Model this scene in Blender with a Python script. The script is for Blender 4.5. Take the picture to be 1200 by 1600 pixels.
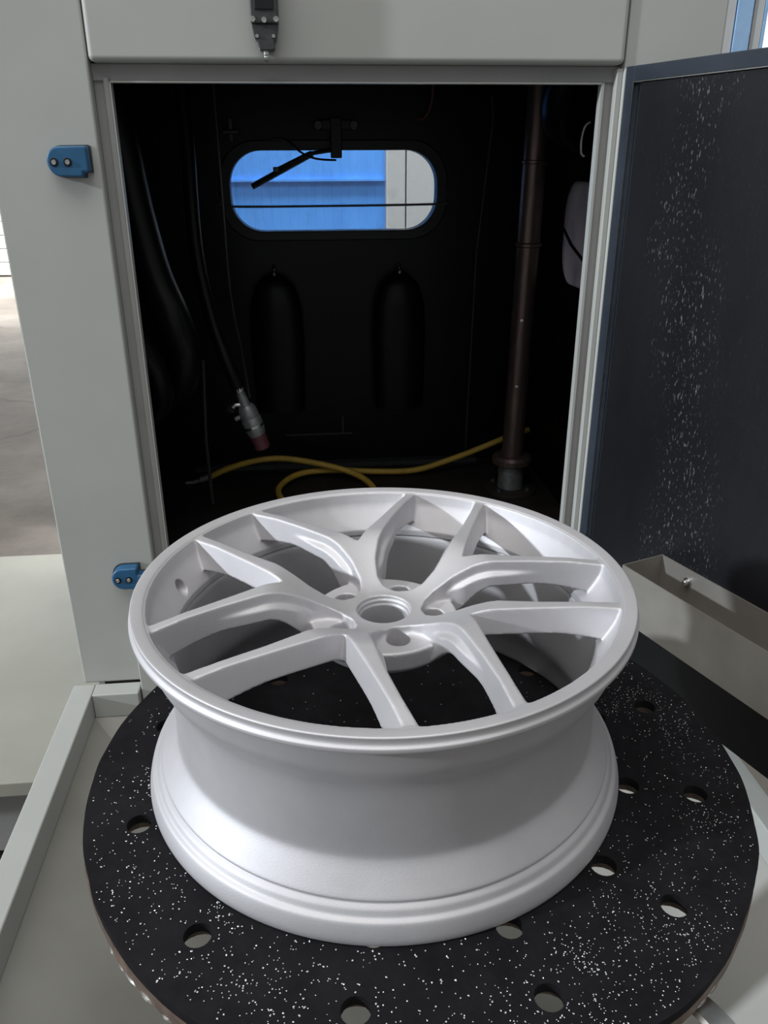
import bpy, bmesh, math, random
import numpy as np
from mathutils import Vector, Matrix

for o in list(bpy.data.objects):
    bpy.data.objects.remove(o)
scene = bpy.context.scene
COL = scene.collection
PI = math.pi
rng = random.Random(7)

# ------------------------------------------------------------------ camera
cam_d = bpy.data.cameras.new('camera')
cam = bpy.data.objects.new('camera', cam_d)
COL.objects.link(cam)
cam_d.sensor_fit = 'VERTICAL'
cam_d.sensor_height = 36.0
cam_d.lens = 1269.0 / 1600.0 * 36.0
cam_d.clip_start = 0.02
cam_d.clip_end = 200
th, roll = math.radians(23.505), -0.0046
fw = Vector((0, math.cos(th), -math.sin(th)))
up0 = Vector((0, math.sin(th), math.cos(th)))
rt0 = Vector((1, 0, 0))
rt = rt0 * math.cos(roll) + up0 * math.sin(roll)
up = up0 * math.cos(roll) - rt0 * math.sin(roll)
R3 = Matrix((rt, up, -fw)).transposed()
cam.matrix_world = Matrix.Translation((0.0008, -0.7537, 1.503)) @ R3.to_4x4()
scene.camera = cam

# ------------------------------------------------------------------ light
world = bpy.data.worlds.new('hall_air')
scene.world = world
world.use_nodes = True
bg = world.node_tree.nodes['Background']
bg.inputs[0].default_value = (0.95, 0.98, 1.0, 1)
bg.inputs[1].default_value = 0.33

def light(name, kind, loc, direction, energy, color, size=1.0, size_y=None):
    d = bpy.data.lights.new(name, kind)
    o = bpy.data.objects.new(name, d)
    COL.objects.link(o)
    o.location = loc
    o.rotation_euler = Vector(direction).to_track_quat('-Z', 'Y').to_euler()
    d.energy = energy
    d.color = color
    if kind == 'AREA':
        d.shape = 'RECTANGLE'
        d.size = size
        d.size_y = size_y or size
    if kind == 'SUN':
        d.angle = math.radians(size)
    return o

# low daylight that enters through the open side of the hall, from the left
light('low_daylight', 'SUN', (-6, -0.8, 3), (math.cos(math.radians(17)) * 0.946, math.sin(math.radians(17)) * 0.946, -0.324), 2.35, (0.86, 0.93, 1.0), 2.2)
# roof light above the work place, then two unseen fill lamps added overhead
light('roof_light_near', 'AREA', (-0.9, -1.3, 6.0), (0.12, 0.2, -1), 185, (1.0, 0.985, 0.95), 5.0, 4.0)
far = light('added_fill_far', 'AREA', (-5.2, 9.3, 4.6), (0, 0.22, -1), 620, (1.0, 0.97, 0.93), 5.0, 2.2)  # unseen lamp, added to brighten the far floor and roll-up door
far.data.spread = math.radians(100)
bk = light('added_fill_back', 'AREA', (0.3, 2.1, 4.6), (0.0, 0.1, -1), 60, (1.0, 0.985, 0.95), 2.2, 0.5)  # unseen lamp, added to brighten the blue partition and column
bk.data.spread = math.radians(50)

scene.view_settings.view_transform = 'Standard'
scene.view_settings.look = 'None'
scene.view_settings.exposure = 0.0
scene.view_settings.gamma = 1.0
scene.view_settings.use_curve_mapping = False

# ------------------------------------------------------------------ materials
def new_mat(name):
    m = bpy.data.materials.new(name)
    m.use_nodes = True
    nt = m.node_tree
    b = nt.nodes['Principled BSDF']
    return m, nt, b

def ramp(nt, src, stops):
    r = nt.nodes.new('ShaderNodeValToRGB')
    while len(r.color_ramp.elements) < len(stops):
        r.color_ramp.elements.new(0.5)
    for e, (p, c) in zip(r.color_ramp.elements, stops):
        e.position = p
        e.color = tuple(c) + (1,) if len(c) == 3 else c
    nt.links.new(src, r.inputs[0])
    return r.outputs[0]

def noise(nt, scale, detail=4.0, rough=0.55, stretch=None, coord='Object'):
    tc = nt.nodes.new('ShaderNodeTexCoord')
    n = nt.nodes.new('ShaderNodeTexNoise')
    n.inputs['Scale'].default_value = scale
    n.inputs['Detail'].default_value = detail
    n.inputs['Roughness'].default_value = rough
    src = tc.outputs[coord]
    if stretch:
        mp = nt.nodes.new('ShaderNodeMapping')
        mp.inputs['Scale'].default_value = stretch
        nt.links.new(src, mp.inputs[0])
        src = mp.outputs[0]
    nt.links.new(src, n.inputs['Vector'])
    return n.outputs['Fac']

def bump(nt, b, src, strength, dist=0.001):
    bp = nt.nodes.new('ShaderNodeBump')
    bp.inputs['Strength'].default_value = strength
    bp.inputs['Distance'].default_value = dist
    nt.links.new(src, bp.inputs['Height'])
    nt.links.new(bp.outputs[0], b.inputs['Normal'])

def simple(name, col, rough=0.5, metal=0.0, var=0.12, scale=9.0, bmp=0.0, bscale=300.0, stretch=None, spec=None):
    m, nt, b = new_mat(name)
    c0 = [max(0, c * (1 - var)) for c in col]
    c1 = [min(1, c * (1 + var)) for c in col]
    n = noise(nt, scale, stretch=stretch)
    nt.links.new(ramp(nt, n, [(0.3, c0), (0.7, c1)]), b.inputs['Base Color'])
    b.inputs['Roughness'].default_value = rough
    b.inputs['Metallic'].default_value = metal
    if spec is not None:
        b.inputs['Specular IOR Level'].default_value = spec
    if bmp:
        bump(nt, b, noise(nt, bscale, 3), bmp)
    return m

M = {}
M['paint'] = simple('light_grey_paint', (0.445, 0.455, 0.43), 0.42, var=0.035, scale=5, bmp=0.04, bscale=600)
M['deck_paint'] = simple('dusty_deck_paint', (0.335, 0.33, 0.285), 0.5, var=0.06, scale=4)
M['frame_paint'] = simple('grey_frame_paint', (0.30, 0.30, 0.295), 0.5, var=0.06, scale=12)
M['rubber'] = simple('black_rubber', (0.0045, 0.0047, 0.0055), 0.36, var=0.25, scale=14, bmp=0.05, bscale=80, spec=0.22)
M['black'] = simple('black_plastic', (0.009, 0.0095, 0.0105), 0.42, var=0.2, scale=40, spec=0.35)
M['dark_plastic'] = simple('dark_grey_plastic', (0.045, 0.048, 0.05), 0.4, var=0.2, scale=60)
M['blue'] = simple('blue_plastic', (0.020, 0.105, 0.225), 0.42, var=0.12, scale=50)
M['steel'] = simple('bright_steel', (0.62, 0.62, 0.6), 0.28, 1.0, var=0.1, scale=60)
M['rod'] = simple('oily_steel_rod', (0.17, 0.125, 0.115), 0.36, 0.65, var=0.25, scale=18, stretch=(6, 6, 0.7))
M['stainless'] = simple('dull_stainless', (0.36, 0.34, 0.31), 0.40, 0.55, var=0.12, scale=10, bmp=0.03, bscale=150)
M['gun'] = simple('grey_cast_metal', (0.30, 0.31, 0.32), 0.45, 0.6, var=0.2, scale=60)
M['nozzle'] = simple('dark_red_nozzle', (0.10, 0.03, 0.04), 0.5, var=0.2, scale=60)
M['yellow'] = simple('yellow_hose_rubber', (0.55, 0.36, 0.055), 0.5, var=0.15, scale=25)
M['cable'] = simple('red_cable', (0.16, 0.05, 0.045), 0.5, var=0.1)
M['rust'] = simple('brown_oxidised_steel', (0.16, 0.115, 0.09), 0.55, 0.3, var=0.4, scale=45, bmp=0.2, bscale=200)
M['shot'] = simple('pale_shot', (0.75, 0.75, 0.76), 0.35, 0.3, var=0.1, scale=200)
M['cab_floor'] = simple('brown_black_floor', (0.022, 0.018, 0.016), 0.6, var=0.5, scale=9, bmp=0.3, bscale=60)
M['white_paint'] = simple('white_wall_paint', (0.68, 0.68, 0.67), 0.6, var=0.04, scale=4)
m, nt, b = new_mat('dusty_translucent_pane')
tl = nt.nodes.new('ShaderNodeBsdfTranslucent')
nt.links.new(ramp(nt, noise(nt, 11, 5, 0.6), [(0.3, (0.26, 0.25, 0.275)), (0.7, (0.36, 0.35, 0.38))]), tl.inputs[0])
nt.links.new(tl.outputs[0], nt.nodes['Material Output'].inputs['Surface'])
M['grey_window'] = m
M['column_paint'] = simple('grey_column_paint', (0.33, 0.335, 0.34), 0.6, var=0.04, scale=4)

# door edge: dark blue grey paint
M['door_frame'] = simple('blue_grey_frame', (0.030, 0.038, 0.052), 0.3, var=0.2, scale=9)

# rubber mat on the table with dust
m, nt, b = new_mat('dusty_black_mat')
n1 = noise(nt, 26, 6, 0.7)
nt.links.new(ramp(nt, n1, [(0.35, (0.0055, 0.0053, 0.0065)), (0.75, (0.013, 0.0123, 0.0145))]), b.inputs['Base Color'])
b.inputs['Roughness'].default_value = 0.75
b.inputs['Specular IOR Level'].default_value = 0.14
bump(nt, b, noise(nt, 420, 3), 0.25, 0.0008)
M['mat'] = m

# door panel rubber with streaks and specks of dust
m, nt, b = new_mat('dusty_door_rubber')
n1 = noise(nt, 5.0, 5, 0.6, stretch=(1, 1, 0.35))
base = ramp(nt, n1, [(0.35, (0.0075, 0.008, 0.010)), (0.75, (0.0145, 0.015, 0.0185))])
sp = noise(nt, 300, 2, 0.5, stretch=(1, 1, 0.35))
spk = ramp(nt, sp, [(0.61, (0, 0, 0)), (0.72, (1, 1, 1))])
tcd = nt.nodes.new('ShaderNodeTexCoord')
dt = nt.nodes.new('ShaderNodeVectorMath'); dt.operation = 'DOT_PRODUCT'
dt.inputs[1].default_value = (0.347, -0.938, 0.10)     # distance along the door, leaning a little
nt.links.new(tcd.outputs['Object'], dt.inputs[0])
nzd = noise(nt, 5.5, 4, 0.65, stretch=(1, 1, 0.6))
ad = nt.nodes.new('ShaderNodeMath'); ad.operation = 'MULTIPLY_ADD'
nt.links.new(nzd, ad.inputs[0]); ad.inputs[1].default_value = 0.34
nt.links.new(dt.outputs['Value'], ad.inputs[2])
sb = nt.nodes.new('ShaderNodeMath'); sb.operation = 'SUBTRACT'
nt.links.new(ad.outputs[0], sb.inputs[0]); sb.inputs[1].default_value = 0.61
cl = ramp(nt, sb.outputs[0], [(0.43, (0.03,) * 3), (0.48, (0.85,) * 3), (0.52, (0.85,) * 3), (0.58, (0.05,) * 3)])
mul = nt.nodes.new('ShaderNodeMath'); mul.operation = 'MULTIPLY'
nt.links.new(spk, mul.inputs[0]); nt.links.new(cl, mul.inputs[1])
mx = nt.nodes.new('ShaderNodeMixRGB')
nt.links.new(mul.outputs[0], mx.inputs[0]); nt.links.new(base, mx.inputs[1])
mx.inputs[2].default_value = (0.16, 0.16, 0.175, 1)
nt.links.new(mx.outputs[0], b.inputs['Base Color'])
b.inputs['Roughness'].default_value = 0.34
b.inputs['Specular IOR Level'].default_value = 0.34
bump(nt, b, noise(nt, 60, 3), 0.08)
M['door_rubber'] = m

# shot blasted aluminium
m, nt, b = new_mat('blasted_aluminium')
n1 = noise(nt, 7, 5, 0.6)
nt.links.new(ramp(nt, n1, [(0.3, (0.60, 0.588, 0.605)), (0.7, (0.70, 0.686, 0.70))]), b.inputs['Base Color'])
b.inputs['Metallic'].default_value = 0.8
b.inputs['Roughness'].default_value = 0.64
bump(nt, b, noise(nt, 700, 3, 0.7), 0.3, 0.0005)
M['alu'] = m

# hopper sheet: pale paint, dirty streaks
m, nt, b = new_mat('dirty_pale_sheet')
n1 = noise(nt, 3.5, 4, 0.5, stretch=(1.0, 1.0, 0.4))
nt.links.new(ramp(nt, n1, [(0.3, (0.27, 0.262, 0.235)), (0.6, (0.36, 0.355, 0.33)), (0.8, (0.40, 0.395, 0.375))]), b.inputs['Base Color'])
b.inputs['Roughness'].default_value = 0.5
M['hopper'] = m

# concrete
m, nt, b = new_mat('cracked_concrete')
n1 = noise(nt, 1.1, 8, 0.65)
c1 = ramp(nt, n1, [(0.32, (0.065, 0.055, 0.045)), (0.5, (0.125, 0.11, 0.093)), (0.72, (0.21, 0.19, 0.17))])
vor = nt.nodes.new('ShaderNodeTexVoronoi')
vor.feature = 'DISTANCE_TO_EDGE'
vor.inputs['Scale'].default_value = 0.45
tc = nt.nodes.new('ShaderNodeTexCoord')
nz = nt.nodes.new('ShaderNodeTexNoise'); nz.inputs['Scale'].default_value = 3.0
nt.links.new(tc.outputs['Object'], nz.inputs['Vector'])
vm = nt.nodes.new('ShaderNodeMixRGB'); vm.inputs[0].default_value = 0.25
nt.links.new(tc.outputs['Object'], vm.inputs[1]); nt.links.new(nz.outputs['Color'], vm.inputs[2])
nt.links.new(vm.outputs[0], vor.inputs['Vector'])
crack = ramp(nt, vor.outputs['Distance'], [(0.0, (0.45, 0.42, 0.4)), (0.008, (1, 1, 1))])
mm = nt.nodes.new('ShaderNodeMixRGB'); mm.blend_type = 'MULTIPLY'; mm.inputs[0].default_value = 0.8
nt.links.new(c1, mm.inputs[1]); nt.links.new(crack, mm.inputs[2])
nt.links.new(mm.outputs[0], b.inputs['Base Color'])
b.inputs['Roughness'].default_value = 0.55
bump(nt, b, noise(nt, 20, 6), 0.2, 0.01)
M['concrete'] = m

# blue sheet seen through the back window
m, nt, b = new_mat('blue_sheet_metal')
n1 = noise(nt, 6, 5, 0.7, stretch=(1.5, 1, 0.6))
nt.links.new(ramp(nt, n1, [(0.35, (0.05, 0.22, 0.62)), (0.72, (0.075, 0.29, 0.74))]), b.inputs['Base Color'])
b.inputs['Roughness'].default_value = 0.5
M['blue_sheet'] = m

# clear dusty pane
m, nt, b = new_mat('dusty_clear_glass')
out = nt.nodes['Material Output']
tr = nt.nodes.new('ShaderNodeBsdfTransparent'); tr.inputs[0].default_value = (0.93, 0.95, 0.96, 1)
gl = nt.nodes.new('ShaderNodeBsdfGlossy'); gl.inputs['Roughness'].default_value = 0.04
df = nt.nodes.new('ShaderNodeBsdfDiffuse'); df.inputs[0].default_value = (0.5, 0.55, 0.6, 1)
ms1 = nt.nodes.new('ShaderNodeMixShader'); ms1.inputs[0].default_value = 0.04
ms2 = nt.nodes.new('ShaderNodeMixShader')
dust = ramp(nt, noise(nt, 17, 6, 0.75), [(0.55, (0.012, 0.012, 0.012)), (0.85, (0.13, 0.13, 0.13))])
nt.links.new(dust, ms2.inputs[0])
nt.links.new(tr.outputs[0], ms1.inputs[1]); nt.links.new(gl.outputs[0], ms1.inputs[2])
nt.links.new(ms1.outputs[0], ms2.inputs[1]); nt.links.new(df.outputs[0], ms2.inputs[2])
nt.links.new(ms2.outputs[0], out.inputs['Surface'])
M['glass'] = m

def emit(name, col, s):
    m, nt, b = new_mat(name)
    b.inputs['Base Color'].default_value = (*col, 1)
    b.inputs['Emission Color'].default_value = (*col, 1)
    b.inputs['Emission Strength'].default_value = s
    return m
M['daylight_pane'] = emit('daylit_pane', (0.95, 0.97, 1.0), 1.3)
M['blue_trim'] = simple('light_blue_trim', (0.42, 0.66, 0.98), 0.5, var=0.06)

# ------------------------------------------------------------------ mesh helpers
PSI = math.radians(5.5)
RPSI = Matrix.Rotation(PSI, 4, 'Z')
def m2w(p):
    return RPSI @ Vector(p)

class MB:
    def __init__(s):
        s.v, s.f = [], []
    def add(s, vs, fs):
        n = len(s.v)
        s.v += [tuple(p) for p in vs]
        s.f += [tuple(i + n for i in f) for f in fs]
        return s
    def box(s, x0, x1, y0, y1, z0, z1, fn=None):
        vs = [(x, y, z) for z in (z0, z1) for y in (y0, y1) for x in (x0, x1)]
        if fn:
            vs = [tuple(fn(*p)) for p in vs]
        return s.add(vs, [(0, 2, 3, 1), (4, 5, 7, 6), (0, 1, 5, 4), (2, 6, 7, 3), (0, 4, 6, 2), (1, 3, 7, 5)])
    def tube(s, path, r, n=12, cap=True):
        pts = [Vector(p) for p in path]
        rs = r if isinstance(r, (list, tuple)) else [r] * len(pts)
        prev = None
        rings = []
        for i, p in enumerate(pts):
            t = (pts[min(i + 1, len(pts) - 1)] - pts[max(i - 1, 0)]).normalized()
            if prev is None:
                a = Vector((0, 0, 1)) if abs(t.z) < 0.9 else Vector((1, 0, 0))
                u = t.cross(a).normalized()
            else:
                u = (prev - t * prev.dot(t)).normalized()
            w = t.cross(u)
            prev = u
            rings.append([p + (u * math.cos(2 * PI * k / n) + w * math.sin(2 * PI * k / n)) * rs[i] for k in range(n)])
        base = len(s.v)
        for rg in rings:
            s.v += [tuple(q) for q in rg]
        for i in range(len(rings) - 1):
            for k in range(n):
                a, b_ = base + i * n + k, base + i * n + (k + 1) % n
                s.f.append((a, b_, b_ + n, a + n))
        if cap:
            s.f.append(tuple(base + k for k in reversed(range(n))))
            s.f.append(tuple(base + (len(rings) - 1) * n + k for k in range(n)))
        return s
    def lathe(s, prof, n=48, center=(0, 0, 0), axis=None, closed=False):
        # prof: (r, h) list; axis: unit vector for h
        ax = Vector(axis or (0, 0, 1)).normalized()
        a = Vector((1, 0, 0)) if abs(ax.x) < 0.8 else Vector((0, 1, 0))
        u = (a - ax * a.dot(ax)).normalized()
        w = ax.cross(u)
        c = Vector(center)
        base = len(s.v)
        for r, h in prof:
            for k in range(n):
                t = 2 * PI * k / n
                s.v.append(tuple(c + ax * h + (u * math.cos(t) + w * math.sin(t)) * max(r, 1e-5)))
        L = len(prof)
        for i in range(L if closed else L - 1):
            j = (i + 1) % L
            for k in range(n):
                k2 = (k + 1) % n
                s.f.append((base + i * n + k, base + i * n + k2, base + j * n + k2, base + j * n + k))
        return s
    def prism(s, outline, y0, y1, fn=None):
        # outline in (x, z), extruded along y
        n = len(outline)
        vs = [(x, y0, z) for x, z in outline] + [(x, y1, z) for x, z in outline]
        if fn:
            vs = [tuple(fn(*p)) for p in vs]
        fs = [tuple(reversed(range(n))), tuple(range(n, 2 * n))]
        fs += [(i, (i + 1) % n, n + (i + 1) % n, n + i) for i in range(n)]
        return s.add(vs, fs)

class Root:
    """a thing: Empty at its base that parents its parts; frame = rotation of the machine or none"""
    def __init__(s, name, org, label, cat, frame=True, group=None):
        s.frame = frame
        s.org = Vector(org)
        s.ob = bpy.data.objects.new(name, None)
        s.ob.empty_display_size = 0.05
        COL.objects.link(s.ob)
        s.ob.location = m2w(org) if frame else s.org
        s.ob.rotation_euler = (0, 0, PSI if frame else 0)
        s.ob['label'] = label
        s.ob['category'] = cat
        if group:
            s.ob['group'] = group

def mesh_ob(name, mb, mat, smooth=False, bevel=0.0, org=(0, 0, 0), seg=2, fix=True):
    me = bpy.data.meshes.new(name)
    o3 = Vector(org)
    me.from_pydata([tuple(Vector(v) - o3) for v in mb.v], [], mb.f)
    me.update()
    if fix:
        bm = bmesh.new()
        bm.from_mesh(me)
        bmesh.ops.recalc_face_normals(bm, faces=bm.faces)
        bm.to_mesh(me)
        bm.free()
    me.materials.append(M[mat])
    o = bpy.data.objects.new(name, me)
    COL.objects.link(o)
    if smooth:
        for p in me.polygons:
            p.use_smooth = True
        try:
            me.set_sharp_from_angle(angle=math.radians(40))
        except Exception:
            pass
    if bevel:
        bv = o.modifiers.new('bevel', 'BEVEL')
        bv.width = bevel
        bv.segments = seg
        bv.limit_method = 'ANGLE'
        bv.angle_limit = math.radians(40)
        for p in me.polygons:
            p.use_smooth = True
        try:
            me.set_sharp_from_angle(angle=math.radians(40))
        except Exception:
            pass
        bv.harden_normals = True
    return o

def part(root, name, mb, mat, smooth=False, bevel=0.0, sub=None, label=None, seg=2):
    """root: Root ; sub: parent object for a sub-part"""
    o = mesh_ob(name, mb, mat, smooth, bevel, root.org, seg)
    o.parent = sub or root.ob
    if label:
        o['label'] = label
    return o

def single(name, mb, mat, org, label=None, cat=None, frame=True, smooth=False, bevel=0.0, kind=None, group=None):
    o = mesh_ob(name, mb, mat, smooth, bevel, org)
    o.location = m2w(org) if frame else Vector(org)
    o.rotation_euler = (0, 0, PSI if frame else 0)
    if label: o['label'] = label
    if cat: o['category'] = cat
    if kind: o['kind'] = kind
    if group: o['group'] = group
    return o

def rrect(cx, cz, hw, hh, r, n=10):
    pts = []
    for sx, sz, a0 in ((1, 1, 0), (-1, 1, 90), (-1, -1, 180), (1, -1, 270)):
        for k in range(n + 1):
            a = math.radians(a0 + 90 * k / n)
            pts.append((cx + sx * (hw - r) + r * math.cos(a), cz + sz * (hh - r) + r * math.sin(a)))
    return pts

def smooth_path(pts, n=8):
    P = [Vector(p) for p in pts]
    out = []
    for i in range(len(P) - 1):
        p0, p1, p2, p3 = P[max(i - 1, 0)], P[i], P[i + 1], P[min(i + 2, len(P) - 1)]
        for k in range(n):
            t = k / n
            out.append(0.5 * ((2 * p1) + (p2 - p0) * t + (2 * p0 - 5 * p1 + 4 * p2 - p3) * t * t + (3 * p1 - p0 - 3 * p2 + p3) * t ** 3))
    out.append(P[-1])
    return out

def ring_plate(outer, inner, y0, y1):
    """plate between two loops with equal counts, in (x, z)"""
    n = len(outer)
    mb = MB()
    vs = [(x, y0, z) for x, z in outer] + [(x, y0, z) for x, z in inner] + [(x, y1, z) for x, z in outer] + [(x, y1, z) for x, z in inner]
    fs = []
    for i in range(n):
        j = (i + 1) % n
        fs += [(i, j, n + j, n + i), (2 * n + i, 3 * n + i, 3 * n + j, 2 * n + j), (i, 2 * n + i, 2 * n + j, j), (n + i, n + j, 3 * n + j, 3 * n + i)]
    mb.add(vs, fs)
    return mb

# ================================================================== the hall
def structure(name, mb, mat, org, frame=False, bevel=0.0):
    return single(name, mb, mat, org, frame=frame, bevel=bevel, kind='structure')

mb = MB().add([(-16, -8, 0), (14, -8, 0), (14, 12.0, 0), (-16, 12.0, 0)], [(0, 1, 2, 3)])
structure('floor', mb, 'concrete', (0, 0, 0))
# far wall with opening for the window
mb = MB()
mb.box(-16, -8.2, 11.05, 11.25, 0, 7)
mb.box(-8.2, -3.2, 11.05, 11.25, 4.2, 7)
mb.box(-3.2, 4.2, 11.05, 11.25, 0, 7)
mb.box(4.2, 7.6, 11.05, 11.25, 0, 1.2)
mb.box(4.2, 7.6, 11.05, 11.25, 5.2, 7)
mb.box(7.6, 14, 11.05, 11.25, 0, 7)
structure('wall_back', mb, 'white_paint', (0, 11.15, 0))
# roll-up door made of slats
door1 = bpy.data.objects.new('door_1', None)
COL.objects.link(door1)
door1.location = (-5.7, 11.1, 0)
door1['kind'] = 'structure'
slat_me = None
for k in range(23):
    z0 = 0.02 + k * 0.18
    if slat_me is None:
        mb = MB().box(-2.5, 2.5, -0.03, 0.03, 0, 0.168)
        o = mesh_ob('slat', mb, 'white_paint', bevel=0.012)
        slat_me = o
    else:
        o = slat_me.copy(); COL.objects.link(o)
    o.parent = door1
    o.location = (0, 0, z0)
# tall daylit window with pale blue frame
win = bpy.data.objects.new('window_1', None)
COL.objects.link(win)
win.location = (5.9, 11.1, 1.2)
win['kind'] = 'structure'
def wpart(name, x0, x1, y0, y1, z0, z1, mat):
    o = mesh_ob(name, MB().box(x0 - 5.9, x1 - 5.9, y0 - 11.1, y1 - 11.1, z0 - 1.2, z1 - 1.2), mat)
    o.parent = win
    return o
wpart('window_frame', 4.20, 4.40, 10.98, 11.12, 1.2, 5.2, 'white_paint')
wpart('window_frame', 4.42, 4.61, 10.96, 11.10, 1.2, 5.2, 'blue_trim')
wpart('window_frame', 4.635, 4.755, 10.98, 11.12, 1.2, 5.2, 'white_paint')
wpart('window_frame', 4.765, 4.80, 10.97, 11.10, 1.2, 5.2, 'blue_trim')
wpart('window_frame', 7.4, 7.6, 10.98, 11.12, 1.2, 5.2, 'white_paint')
wpart('window_frame', 6.1, 6.2, 10.98, 11.12, 1.2, 5.2, 'blue_trim')
wpart('pane', 4.80, 6.1, 11.06, 11.08, 1.2, 5.2, 'daylight_pane')
wpart('pane', 6.2, 7.4, 11.06, 11.08, 1.2, 5.2, 'daylight_pane')

# blue sheet partition and pale column behind the cabinet (seen through its back window)
part_root = bpy.data.objects.new('wall_behind', None)
COL.objects.link(part_root)
part_root.location = m2w((0, 2.62, 0))
part_root.rotation_euler = (0, 0, PSI)
part_root['kind'] = 'structure'
def bpart(name, mb, mat, bevel=0.0):
    o = mesh_ob(name, mb, mat, bevel=bevel)
    o.parent = part_root
    return o
for k in range(5):
    x0 = -1.08 + k * 0.2687
    mb = MB()
    x = x0
    step = 0.0336
    prof = []
    for j in range(8):
        prof += [(x, 0.0), (x + step * 0.88, 0.0), (x + step * 0.92, 0.0006), (x + step * 0.97, 0.0006)]
        x += step
    prof.append((x, 0.0))
    n = len(prof)
    vs = [(px, py, z) for z in (0, 2.4) for px, py in prof]
    mb.add(vs, [(i, i + 1, n + i + 1, n + i) for i in range(n - 1)])
    bpart('sheet_panel', mb, 'blue_sheet')
bpart('cross_joint', MB().box(-1.08, 0.262, -0.012, -0.001, 1.425, 1.433), 'blue_sheet')
bpart('column_panel', MB().box(0.2675, 0.3385, -0.03, 0.06, 0, 2.4), 'column_paint', 0.003)
bpart('column_panel', MB().box(0.3435, 0.75, -0.03, 0.06, 0, 2.4), 'column_paint', 0.003)

# low pale platform beside the machine
pl = Root('equipment_platform', (-1.8, 1.2, 0), 'low pale grey painted platform on the floor left of the cabinet post', 'platform')
part(pl, 'deck', MB().box(-3.2, -0.62, 0.662, 1.773, 0.262, 0.30), 'deck_paint', bevel=0.004)
part(pl, 'base_skirt', MB().box(-3.15, -0.66, 0.72, 1.74, 0.06, 0.262), 'frame_paint')
for x, y in ((-3.1, 0.76), (-0.72, 0.76), (-3.1, 1.70), (-0.72, 1.70)):
    part(pl, 'foot', MB().box(x - 0.04, x + 0.04, y - 0.04, y + 0.04, 0, 0.062), 'frame_paint')

# ================================================================== blasting cabinet
cab = Root('blasting_cabinet', (0.04, 1.23, 0), 'grey painted blasting cabinet with black rubber lined chamber and open door', 'machine')
YM = 0.74
ZT = 2.35
lp = part(cab, 'post', MB().box(-0.568, -0.3925, YM, YM + 0.09, 0.485, ZT), 'paint', bevel=0.004)
part(cab, 'side_panel', MB().box(-0.568, -0.552, YM + 0.09, 1.74, 0.10, ZT), 'paint', bevel=0.002)
rp = part(cab, 'post', MB().box(0.4785, 0.645, YM, YM + 0.09, 0.485, ZT), 'paint', bevel=0.004)
rside = ring_plate(rrect((YM + 0.09 + 1.74) / 2, (0.10 + ZT) / 2, (1.74 - YM - 0.09) / 2, (ZT - 0.10) / 2, 0.002), rrect(1.30, 1.325, 0.165, 0.125, 0.085), 0.630, 0.645)
rside.v = [(y, x, z) for x, y, z in rside.v]
part(cab, 'side_panel', rside, 'paint')
part(cab, 'lintel_panel', MB().box(-0.3905, 0.4765, YM - 0.006, YM + 0.03, 1.6445, ZT), 'paint', bevel=0.009, seg=4)
part(cab, 'roof_panel', MB().box(-0.568, 0.645, YM + 0.02, 1.74, ZT - 0.01, ZT + 0.01), 'paint')
part(cab, 'back_panel', ring_plate([(0.629, 1.40 + 0.0)] * 0 + rrect(0.0385, 1.225, 0.5895, 1.125, 0.002), rrect(0.0295, 1.4205, 0.318, 0.131, 0.105), 1.722, 1.74), 'paint')
# frame round the opening: recessed strip + thin bright edge
def jamb(name, boxes):
    mb = MB()
    for bx in boxes:
        mb.box(*bx)
    return part(cab, name, mb, 'frame_paint', bevel=0.0015)
jamb('jamb', [(-0.3925, -0.3755, YM + 0.022, YM + 0.032, 0.485, 1.6445), (-0.3755, -0.3665, YM + 0.014, YM + 0.032, 0.485, 1.625)])
jamb('jamb', [(0.4495, 0.4785, YM + 0.022, YM + 0.032, 0.485, 1.6445)])
jamb('head_strip', [(-0.3925, 0.4785, YM + 0.018, YM + 0.032, 1.6195, 1.6445)])
edge = MB()
edge.box(-0.3665, -0.3640, YM + 0.014, YM + 0.032, 0.485, 1.6195)
edge.box(-0.3665, 0.4500, YM + 0.014, YM + 0.032, 1.6170, 1.6195)
edge.box(0.4470, 0.4515, YM + 0.014, YM + 0.032, 0.485, 1.6195)
part(cab, 'opening_edge_trim', edge, 'paint')
part(cab, 'corner_trim', MB().box(0.4680, 0.4785, YM + 0.004, YM + 0.03, 0.60, 1.640), 'paint', bevel=0.002)
part(cab, 'sill_plate', MB().box(-0.445, 0.44, YM - 0.03, YM + 0.06, 0.43, 0.606), 'paint', bevel=0.003)
# rubber lining
XL, XR, YB, ZF, ZC = -0.545, 0.622, 1.70, 0.6076, 1.80
part(cab, 'rubber_lining', MB().box(XL - 0.007, XL, YM + 0.0375, YB, ZF, ZC), 'rubber', label='black rubber lining of the left chamber wall')
part(cab, 'rubber_lining', MB().box(XL, XR, YM + 0.0375, YB, ZC, ZC + 0.01), 'rubber', label='black rubber lining of the chamber roof')
fl = part(cab, 'chamber_floor', MB().box(XL, XR, YM + 0.04, YB + 0.02, ZF - 0.02, ZF), 'cab_floor')
# behind the jambs: black returns
part(cab, 'rubber_return', MB().box(XL, -0.366, YM + 0.0325, YM + 0.037, ZF, ZC), 'rubber')
part(cab, 'rubber_return', MB().box(0.449, XR, YM + 0.0325, YM + 0.037, ZF, ZC), 'rubber')
part(cab, 'rubber_return', MB().box(-0.366, 0.449, YM + 0.0325, YM + 0.037, 1.618, ZC), 'rubber')
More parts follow.
